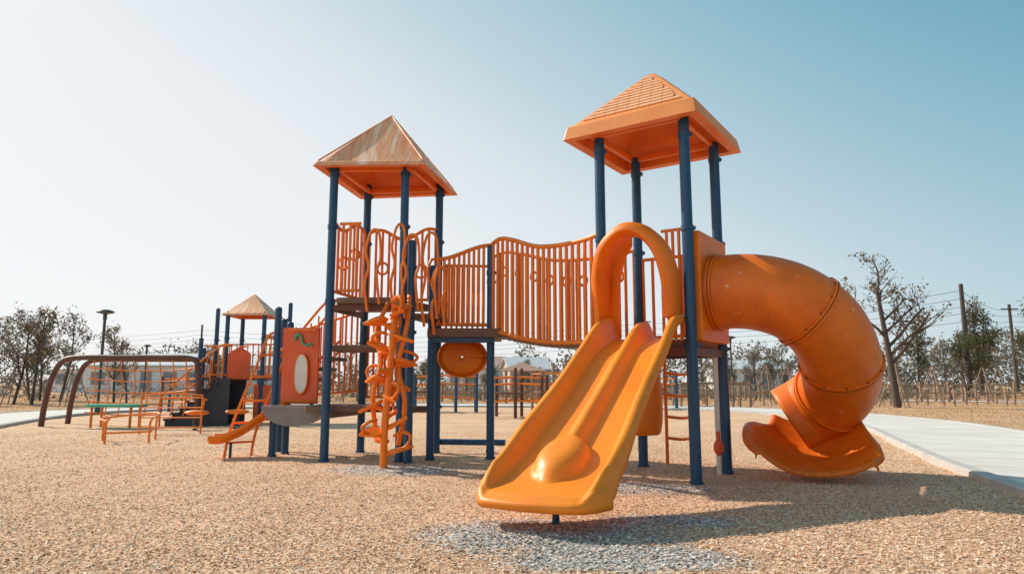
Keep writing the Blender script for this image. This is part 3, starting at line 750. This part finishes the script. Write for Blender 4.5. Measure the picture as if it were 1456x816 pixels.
def make_chips(name,n,y0,y1):
    uu=np.random.rand(n);y=y0*(y1/y0)**uu
    x=(np.random.rand(n)*2-1)*(y*.82+1.2)
    yy=np.array(ys);le=np.array([edge_x(t)[0] if edge_x(t) else 0 for t in ys]);re=np.array([edge_x(t)[1] if edge_x(t) else 0 for t in ys])
    k=(x>np.interp(y,yy,le)+.03)&(x<np.interp(y,yy,re)-.03);x=x[k];y=y[k];n=len(x)
    g=gravel_mask(x,y); isg=np.random.rand(n)<g
    Lh=np.where(isg,np.random.uniform(.005,.012,n),np.random.uniform(.005,.014,n)); Wh=np.where(isg,Lh*np.random.uniform(.6,1,n),np.random.uniform(.0025,.0065,n))
    yaw=np.random.rand(n)*6.283; tx=np.random.normal(0,.24,n);ty=np.random.normal(0,.32,n)
    c=np.cos(yaw);s=np.sin(yaw); base=bed_h(x,y)+np.random.uniform(.002,.009,n)
    ax=np.stack([c*np.cos(tx),s*np.cos(tx),np.sin(tx)],1)*Lh[:,None]
    bx_=np.stack([-s*np.cos(ty),c*np.cos(ty),np.sin(ty)],1)*Wh[:,None]
    ce=np.stack([x,y,base],1)
    V=np.stack([ce-ax-bx_*.7,ce+ax*.9-bx_,ce+ax+bx_*.8,ce-ax*.8+bx_],1).reshape(-1,3)
    me=bpy.data.meshes.new(name);me.vertices.add(4*n);me.vertices.foreach_set('co',V.ravel())
    me.loops.add(4*n);me.loops.foreach_set('vertex_index',np.arange(4*n,dtype=np.int32))
    me.polygons.add(n);me.polygons.foreach_set('loop_start',np.arange(0,4*n,4,dtype=np.int32));
    me.update(calc_edges=True);me.validate()
    wood=np.array([[.50,.28,.165],[.70,.445,.28],[.79,.54,.36],[.86,.65,.475],[.91,.76,.61],[.30,.175,.11]]);w=wood[np.random.choice(6,n,p=[.10,.28,.30,.20,.08,.04])]
    gy=np.random.uniform(.32,.74,n)[:,None]*np.array([[1,.92,.86]])
    col=np.where(isg[:,None],gy,w)*np.random.uniform(.88,1.08,n)[:,None]
    col=np.clip(np.concatenate([col,np.ones((n,1))],1),0,1).astype(np.float32)
    ca=me.attributes.new('chipcol','FLOAT_COLOR','FACE');ca.data.foreach_set('color',col.ravel())
    m,nt,b=new_mat('chips');a_=nt.nodes.new('ShaderNodeAttribute');a_.attribute_name='chipcol';nt.links.new(a_.outputs['Color'],b.inputs['Base Color']);b.inputs['Roughness'].default_value=.85;b.inputs['Specular IOR Level'].default_value=.15
    me.materials.append(m)
    o=bpy.data.objects.new(name,me);scene.collection.objects.link(o);return o
make_chips('wood_chips',320000,2.6,15)
def straw(name,n):
    rs=np.random.RandomState(12)
    x=rs.uniform(-60,70,n*3);y=7+rs.rand(n*3)**1.6*60
    oi=[(p.x,p.y) for p in outL]
    def ex2(yv):
        xs=[]
        for i in range(len(oi)-1):
            (x0,y0),(x1,y1)=oi[i],oi[i+1]
            if (y0-yv)*(y1-yv)<=0 and abs(y1-y0)>1e-9: xs.append(x0+(x1-x0)*(yv-y0)/(y1-y0))
        return (min(xs)-.05,max(xs)+.05) if len(xs)>=2 else (0,0)
    yy=np.arange(6,70,.4);E_=np.array([ex2(t) for t in yy])
    k=((x<np.interp(y,yy,E_[:,0]))|(x>np.interp(y,yy,E_[:,1])))&(np.abs(x)<y*.85+2);x=x[k][:n];y=y[k][:n];n=len(x)
    h=rs.uniform(.015,.05,n)*(1+.5*nz2(x,y,.5));wd=.006+.0007*y;a=rs.rand(n)*6.283
    dx=np.cos(a)*wd;dy=np.sin(a)*wd;z=np.zeros(n)
    V=np.stack([np.stack([x-dx,y-dy,z],1),np.stack([x+dx,y+dy,z],1),np.stack([x+rs.normal(0,.03,n),y+rs.normal(0,.03,n),h],1)],1).reshape(-1,3)
    me=bpy.data.meshes.new(name);me.vertices.add(3*n);me.vertices.foreach_set('co',V.ravel());me.loops.add(3*n);me.loops.foreach_set('vertex_index',np.arange(3*n,dtype=np.int32));me.polygons.add(n);me.polygons.foreach_set('loop_start',np.arange(0,3*n,3,dtype=np.int32));me.update(calc_edges=True)
    at=me.attributes.new('rnd','FLOAT','FACE');at.data.foreach_set('value',rs.rand(n).astype(np.float32));me.materials.append(STRAW)
    o=bpy.data.objects.new(name,me);scene.collection.objects.link(o)
straw('dry_grass',70000)
# ------------------------------------------------------------------ trees
def leaves_mesh(name,centers,size,matl,n_per,spread,rs):
    n=len(centers)*n_per
    if n==0:return None
    C_=np.repeat(np.array(centers),n_per,0)+rs.normal(0,1,(n,3))*spread
    a=rs.normal(0,1,(n,3));a/=np.linalg.norm(a,axis=1)[:,None];b_=rs.normal(0,1,(n,3));b_-=a*(a*b_).sum(1)[:,None];b_/=np.linalg.norm(b_,axis=1)[:,None]
    s=rs.uniform(.5,1.2,n)[:,None]*size
    V=np.stack([C_-a*s,C_-b_*s*.45,C_+a*s,C_+b_*s*.45],1).reshape(-1,3)
    me=bpy.data.meshes.new(name);me.vertices.add(4*n);me.vertices.foreach_set('co',V.ravel());me.loops.add(4*n);me.loops.foreach_set('vertex_index',np.arange(4*n,dtype=np.int32));me.polygons.add(n);me.polygons.foreach_set('loop_start',np.arange(0,4*n,4,dtype=np.int32));me.update(calc_edges=True)
    at=me.attributes.new('rnd','FLOAT','FACE');at.data.foreach_set('value',np.clip(np.repeat(rs.rand(len(centers)),n_per)*.6+rs.rand(n)*.4,0,1).astype(np.float32))
    me.materials.append(matl);return me
def tree_meshes(seed,H,leaf,dens,lsize,levels=3,spread=.16,tr=.09,wide=.55,lo=.3,top=.35):
    r=random.Random(seed);mb=MB();tips=[]
    def branch(p,dirv,L_,rad,lev):
        pts=[p];dcur=dirv.copy();K=5
        for k in range(K):
            dcur=(dcur+Vector((r.uniform(-1,1),r.uniform(-1,1),r.uniform(-.3,.7)))*(.09 if lev==0 else .22)).normalized()
            pts.append(pts[-1]+dcur*L_/K)
        r0=rad;r1=rad*top
        mb.tube(pts,lambda t:max(.009,lerp(r0,r1,t)),7 if lev<2 else 4,caps=False)
        if lev>=levels-1:
            tips.extend([tuple(pts[-1]),tuple(pts[3]),tuple(pts[4])])
        elif lev==levels-2: tips.append(tuple(pts[-1]))
        if lev<levels:
            nb_={0:9,1:5,2:4}.get(lev,3)
            for i in range(nb_):
                f=lerp(lo if lev==0 else .25,1.0,(i+r.random()*.6)/nb_);f=min(f,.98)
                seg=f*K;i0=int(seg);q=pts[i0].lerp(pts[i0+1],seg-i0)
                a=r.uniform(0,6.283);out=Vector((math.cos(a),math.sin(a),0))
                nd=(dcur*.3+out*(.95 if lev==0 else .8)+Vector((0,0,r.uniform(.2,.8)))).normalized()
                branch(q,nd,L_*(wide if lev==0 else .58)*r.uniform(.6,1.05)*(1-.45*f if lev==0 else 1),lerp(r0,r1,f)*.6,lev+1)
    branch(Vector((0,0,-.05)),Vector((r.uniform(-.08,.08),0,1)),H*.85,tr,0)
    me=bpy.data.meshes.new('trunk_and_branches');me.from_pydata(mb.v,[],mb.f);me.materials.append(BARK);me.polygons.foreach_set('use_smooth',[True]*len(me.polygons))
    rs=np.random.RandomState(seed)
    t=[q for q in tips if rs.rand()<dens[0]]
    lm=leaves_mesh('foliage',t,lsize,leaf,dens[1],spread,rs)
    return me,lm
def place(meshes,name,x,y,s=1,rz=0):
    e=E(name);e.location=(x,y,0);e.scale=(s,s,s);e.rotation_euler=(0,0,rz)
    for m_,nm in zip(meshes,('trunk','foliage')):
        if m_ is None: continue
        o=bpy.data.objects.new(nm,m_);scene.collection.objects.link(o);o.parent=e
    return e
T1=tree_meshes(11,6.3,LEAF_DRY,(.26,5),.085,3,.12,.17,.72,.30,.45)
T2=tree_meshes(5,5.2,LEAF_DRY,(.26,4),.085,3,.14,.08,.5,.25)
T3=tree_meshes(23,5.0,LEAF_FAR_HAZE,(.25,4),.10,3,.14,.08,.5,.2)
T4=tree_meshes(31,6,LEAF_GREEN,(.5,7),.12,3,.24,.10,.5,.2)
T5=tree_meshes(44,7.5,LEAF_GREEN,(.42,7),.13,3,.24,.12,.36,.25)
place(T1,'young_tree',16.7,30,1.0,.6)
for i,(x,y,s,rz) in enumerate([(-24.5,34,.92,0),(-22.9,33,1.0,1),(-27,36,.95,2),(-26,33,.8,3.1),(-21.3,37,.85,4),(-29,38,1.0,5),(-25.5,39,1.0,.5),(-28,41,1.0,1.5),(-19.5,35,.7,2.2),(-30,43,1.1,2.9)]): place(T2 if i%3 else T3,'young_tree',x,y,s,rz)
for i,(x,y,s,rz) in enumerate([(33,50,.8,0),(36,47,.9,1),(39.5,52,1.0,2),(42,50,1.05,3),(38,56,1.0,4),(45,56,1.15,5),(30,58,.75,.5),(35.5,60,.95,1.1),(43,46,.85,3.3),(40,43,.6,1.9),(41,60,1.1,2),(47,62,1.2,.4)]): place((T4,T5,T3)[i%3],'broadleaf_tree',x,y,s,rz)
for i,(x,y,s,rz) in enumerate([(-13.2,42,.85,0),(-19.5,44,.7,1),(-11.5,50,.8,2),(18,45,.75,2.2),(21.5,50,.8,3),(14.8,42,.62,4),(16.3,46,.7,1.2),(24,47,.8,.3),(4,48,.5,1),(1,50,.55,2),(-3,47,.5,3),(-6,52,.6,3.5),(26.5,52,.7,5),(20,39,.55,2),(28,44,.75,2.7),(12,44,.6,.4)]): place(T3,'young_tree',x,y,s,rz)
for i,(x,y,s,rz) in enumerate([(1.5,60,.5,0),(6,62,.55,2),(-2,58,.45,3),(24,64,.6,1),(28,62,.65,2),(-8,66,.55,0),(18,60,.5,4),(21,66,.6,5)]): place(T4,'broadleaf_tree',x,y,s,rz)
rs=np.random.RandomState(4);cen_=[]
for x in np.arange(-130,150,.55):
    h=3.2+1.3*math.sin(x*.11)+1.1*math.sin(x*.37+1)+.9*math.sin(x*.9)+rs.rand()*1.4
    if x>25: h+=2.0
    h=max(1.8,h)
    for k in range(int(h*3)): cen_.append((x+rs.rand(),95+rs.rand()*14,rs.rand()*h))
lm=leaves_mesh('distant_tree_line',cen_,.34,LEAF_FAR_HAZE,7,.5,rs); o=bpy.data.objects.new('distant_tree_line',lm);scene.collection.objects.link(o)
cen_=[]
for k in range(420):
    x=rs.uniform(-45,50);y=rs.uniform(41,60)
    if rs.rand()<.5: x=rs.uniform(-10,30)
    for q in range(4): cen_.append((x+rs.normal(0,.35),y+rs.normal(0,.3),abs(rs.normal(.25,.25))))
lm=leaves_mesh('shrubs',cen_,.16,LEAF_FAR_HAZE,8,.22,rs); o=bpy.data.objects.new('shrubs',lm);scene.collection.objects.link(o)
# ------------------------------------------------------------------ buildings
def house(name,x,y,w,dp,h,rh,rz,wall=WALL,roof=ROOFG,nwin=4,stor=1):
    e=E(name);e.location=(x,y,0);e.rotation_euler=(0,0,rz)
    mb=MB();mb.extr([(-w/2,-dp/2,0),(w/2,-dp/2,0),(w/2,-dp/2,h),(-w/2,-dp/2,h)],(0,dp,0))
    mb.extr([(-w/2,-dp/2,h),(-w/2,dp/2,h),(-w/2,0,h+rh)],(w,0,0));mb.build('walls',wall,e,smooth=False)
    mb=MB()
    for s_ in(-1,1): 
        mb.extr([(-w/2-.3,s_*(dp/2+.4),h-.12),(w/2+.3,s_*(dp/2+.4),h-.12),(w/2+.3,0,h+rh+.06),(-w/2-.3,0,h+rh+.06)],(0,0,.1))
    mb.build('roof',roof,e,smooth=False)
    mb=MB();fr=MB()
    for st in range(stor):
        for i in range(nwin):
            xx=lerp(-w/2,w/2,(i+.5)/nwin);z=1.5+st*2.8
            if i==nwin//2 and st==0: mb.box((xx,-dp/2-.02,1.05),(.9,.05,2.1));fr.box((xx,-dp/2-.01,1.08),(1.1,.05,2.2))
            else: mb.box((xx,-dp/2-.02,z),(1.1,.06,1.1));fr.box((xx,-dp/2-.01,z),(1.3,.05,1.3))
    mb.build('windows',GLASS,e,smooth=False);fr.build('frames',KERB,e,smooth=False)
house('white_house',-36,70,11,6,2.8,1.1,.12,nwin=5)
house('white_house',-47,80,8,7,2.6,1.1,-.1,nwin=4)
house('white_house',-27,76,8,7,2.9,.9,.2,nwin=3)
house('brick_house',1.5,78,4.5,5,2.6,1.2,.2,wall=mat('pinkish_wall',(.52,.40,.35),(.46,.36,.32),.9,2),nwin=3)
house('brick_house',-4,84,6,6,2.8,1.3,-.3,wall=WALL,roof=mat('tile_roof',(.40,.25,.2),(.32,.2,.17),.8,2),nwin=3)
house('white_house',30,88,9,6,2.8,1.0,.1,nwin=4)
# ------------------------------------------------------------------ utility poles & wires
for i,(x,y,h,s_) in enumerate([(33.2,50,8.3,1),(52,71,9.2,1),(15,78,8.5,1),(64,58,9,1)]):
    e=E('utility_pole');mb=MB();mb.tube([(x,y,-.1),(x,y,h)],lambda t:lerp(.19,.14,t),12)
    mb.build('pole',POLE,e)
    if i!=0:
        mb=MB();mb.beam((x-.9,y,h-.5),(x+.9,y,h-.5),.1,.12);mb.build('crossarm',POLE,e)
e=E('overhead_wires');mb=MB()
def wire(a,b,sag):
    pts=[]
    for i in range(17):
        t=i/16;pts.append((lerp(a[0],b[0],t),lerp(a[1],b[1],t),lerp(a[2],b[2],t)-sag*4*t*(1-t)))
    mb.tube(pts,.018,5)
for dz in(-.5,-1.1,-1.7,-2.2,-2.8):
    wire((33.2,50,8.3+dz),(15,78,8.3+dz),.6);wire((33.2,50,8.3+dz),(52,71,9.1+dz),.5);wire((52,71,9.1+dz),(90,80,9+dz),.6)
    wire((15,78,8.3+dz),(-40,88,8.3+dz),1.3);wire((-40,88,8.3+dz),(-95,92,8.3+dz),1.3)
mb.build('wires',LAMPM,e)
e=E('utility_pole');mb=MB();mb.tube([(-40,88,-.1),(-40,88,8.5)],.12,10);mb.build('pole',POLE,e)
# ------------------------------------------------------------------ street lamps
def lamp(x,y,h=3.45):
    e=E('street_lamp');mb=MB()
    mb.tube([(x,y,0),(x,y,.25)],.09,14);mb.tube([(x,y,.2),(x,y,h-.12)],.045,12)
    mb.tube([(x,y,h-.3),(x,y,h-.12)],.06,14);mb.build('post',LAMPM,e)
    mb=MB();rows=[]
    for rr,z in((.06,-.12),(.10,-.10),(.26,-.06),(.28,-.03),(.26,0.0),(.1,.05),(.0,.055)):
        rows.append([Vector((x+math.cos(a)*max(rr,.001),y+math.sin(a)*max(rr,.001),h+z)) for a in [2*math.pi*i/24 for i in range(25)]])
    mb.grid(rows);mb.build('lamp_head',LAMPM,e)
lamp(-13.7,22.9);lamp(-24,45,3.5);lamp(11.5,36,3.45)
# ------------------------------------------------------------------ fences & tree stakes
e=E('timber_fence');mb=MB()
rf=random.Random(9)
x=-12.0
while x<30:
    y=40+.8*math.sin(x*.2)
    mb.box((x,y,.55),(.10,.10,1.1+rf.uniform(-.08,.12)),rf.uniform(0,1)); x+=.8
for z in(.5,.95): mb.tube([(xx,40+.8*math.sin(xx*.2)-.07,z+rf.uniform(-.02,.02)) for xx in np.arange(-12,30,1.5)],.035,6)
mb.build('posts_and_rails',STAKE,e)
e=E('timber_fence');mb=MB()
for k in range(30):
    x=8.5+k*.55+rf.uniform(-.08,.08); mb.box((x,32.5+.3*math.sin(k*.5),.40),(.07,.07,.80+rf.uniform(-.15,.2)),rf.uniform(0,1))
mb.tube([(8.4,32.42,.6),(13,32.4,.63),(18,32.5,.6),(24.6,32.5,.6)],.03,6)
mb.build('posts_and_rails',STAKE,e)
for (x,y) in((12.2,33),(14,35),(10.2,34.5),(16.7,30),(19,37),(22,36),(1.5,37),(-2.5,36),(24.5,40),(-21,33),(-24.5,34),(-9,38),(-5.5,39),(17.8,34),(26,38),(29,41)):
    e=E('tree_stake_tripod');mb=MB()
    for k in range(3):
        a=k*2.09+.4;mb.tube([(x+math.cos(a)*.75,y+math.sin(a)*.75,-.05),(x+math.cos(a)*.05,y+math.sin(a)*.05,1.9)],.028,7)
    mb.build('stakes',STAKE,e)
e=E('swing_set');mb=MB()
for x in(3.0,5.6):
    for s_ in(-1,1): mb.tube([(x,36+s_*.9,0),(x,36,2.2)],.045,10)
mb.tube([(2.9,36,2.2),(5.7,36,2.2)],.05,10)
mb.build('frame',BROWNBAR,e)
mb=MB()
for x in(3.7,4.9):
    for q in(-.2,.2): mb.tube([(x+q,36,2.2),(x+q,36,.55)],.012,6)
    mb.box((x,36,.53),(.46,.2,.04))
mb.build('seats',DARK,e)
e=E('park_shelter');mb=MB()
for x in(-.3,1.3):
    for y in(34,35.6): mb.tube([(x,y,0),(x,y,1.7)],.06,8)
mb.build('columns',STAKE,e)
mb=MB();mb.add([(-.7,33.6,1.65),(1.7,33.6,1.65),(1.7,36,1.65),(-.7,36,1.65),(.5,34.8,2.1)],[(0,1,4),(1,2,4),(2,3,4),(3,0,4),(3,2,1,0)]);mb.build('roof',mat('shelter_roof',(.42,.24,.17),(.36,.22,.16),.7,2),e,smooth=False)
def far_frame(x,y,w,h,n,rz,m_=ORANGE_BAR,m2=STAKE):
    e=E('climbing_frame');e.location=(x,y,0);e.rotation_euler=(0,0,rz)
    mb=MB()
    for i in range(n+1):
        xx=lerp(-w/2,w/2,i/n)
        for yy in(-.5,.5): mb.tube([(xx,yy,-.03),(xx,yy,h*(1 if i%2 else .85))],.05,8)
    mb.build('posts',m2,e)
    mb=MB()
    for yy in(-.5,.5):
        for z in(.5,1.0,h*.8): mb.tube([(-w/2,yy,z),(0,yy,z+.04),(w/2,yy,z)],.025,6)
    for k in range(int(w/.4)): mb.tube([(-w/2+.4*k,-.5,h*.8),(-w/2+.4*k,.5,h*.8)],.02,6)
    for k in range(int(w/.22)): mb.tube([(-w/2+.22*k,.5,.5),(-w/2+.22*k,.5,1.0)],.014,5)
    mb.build('bars',m_,e)
    mb=MB(); mb.prism([(-w/2,-.5),(-w/2+.9,-.5),(-w/2+.9,.5),(-w/2,.5)],.72,.78); mb.build('platform',DECK,e)
far_frame(2.0,24,2.4,1.7,3,.3); far_frame(5.2,27.5,2.6,1.5,3,-.2,ORANGE_BAR,BLUE); far_frame(-2.4,25,2.2,1.6,3,.1,ORANGE_BAR,BLUE); far_frame(-10.8,25,3.2,1.5,3,.2,ORANGE_BAR,BLUE); far_frame(8.5,29.5,3,1.3,4,.1,STAKE,STAKE); far_frame(.2,21,1.6,1.5,2,-.2,ORANGE_BAR,BROWNBAR)
# ------------------------------------------------------------------ light, world, camera
el_,az=37,58
sd=Vector((-math.sin(R(az))*math.cos(R(el_)),math.cos(R(az))*math.cos(R(el_)),math.sin(R(el_))))
sun=bpy.data.lights.new('sun','SUN');sun.energy=5.0;sun.angle=R(.5);sun.color=(1,.92,.79)
so=bpy.data.objects.new('sun',sun);scene.collection.objects.link(so);so.rotation_euler=(-sd).to_track_quat('-Z','Y').to_euler();so.location=(-20,15,20)
w=bpy.data.worlds.new('World');scene.world=w;w.use_nodes=True;nt=w.node_tree;N=nt.nodes;L=nt.links
sky=N.new('ShaderNodeTexSky');sky.sky_type='NISHITA';sky.sun_disc=False;sky.sun_elevation=R(el_);sky.sun_rotation=R(-az)
sky.air_density=1.0;sky.dust_density=1.0;sky.ozone_density=1.0;sky.altitude=0
tc=N.new('ShaderNodeTexCoord');dp=N.new('ShaderNodeVectorMath');dp.operation='DOT_PRODUCT'
vs_=Vector((.50,-.10,.86)).normalized();dp.inputs[1].default_value=vs_
L.new(tc.outputs['Generated'],dp.inputs[0])
mr=N.new('ShaderNodeMapRange');mr.inputs['From Min'].default_value=-.2;mr.inputs['From Max'].default_value=1.0;L.new(dp.outputs['Value'],mr.inputs['Value'])
rp=N.new('ShaderNodeValToRGB');e=rp.color_ramp.elements
def pos(x): return (x+.2)/1.2
e[0].position=0;e[0].color=(.88,.89,.90,1);e[1].position=1;e[1].color=(.07,.22,.34,1)
for x,c in((.03,(.84,.87,.885)),(.16,(.72,.795,.83)),(.31,(.50,.65,.72)),(.47,(.28,.51,.61)),(.62,(.13,.37,.50))): q=e.new(pos(x));q.color=(*c,1)
L.new(mr.outputs[0],rp.inputs['Fac'])
sc=N.new('ShaderNodeVectorMath');sc.operation='SCALE';sc.inputs['Scale'].default_value=9.4;L.new(rp.outputs['Color'],sc.inputs[0])
mx=N.new('ShaderNodeMixRGB');mx.inputs[0].default_value=.90;L.new(sky.outputs[0],mx.inputs[1]);L.new(sc.outputs[0],mx.inputs[2])
bg=N['Background'];bg.inputs['Strength'].default_value=.11
L.new(mx.outputs[0],bg.inputs['Color'])
cam=bpy.data.cameras.new('camera');cam.lens=24;cam.sensor_width=36;cam.clip_end=3000;cam.clip_start=.05
co_=bpy.data.objects.new('camera',cam);scene.collection.objects.link(co_);co_.location=(0,0,1.05);co_.rotation_euler=(R(98),0,0);scene.camera=co_
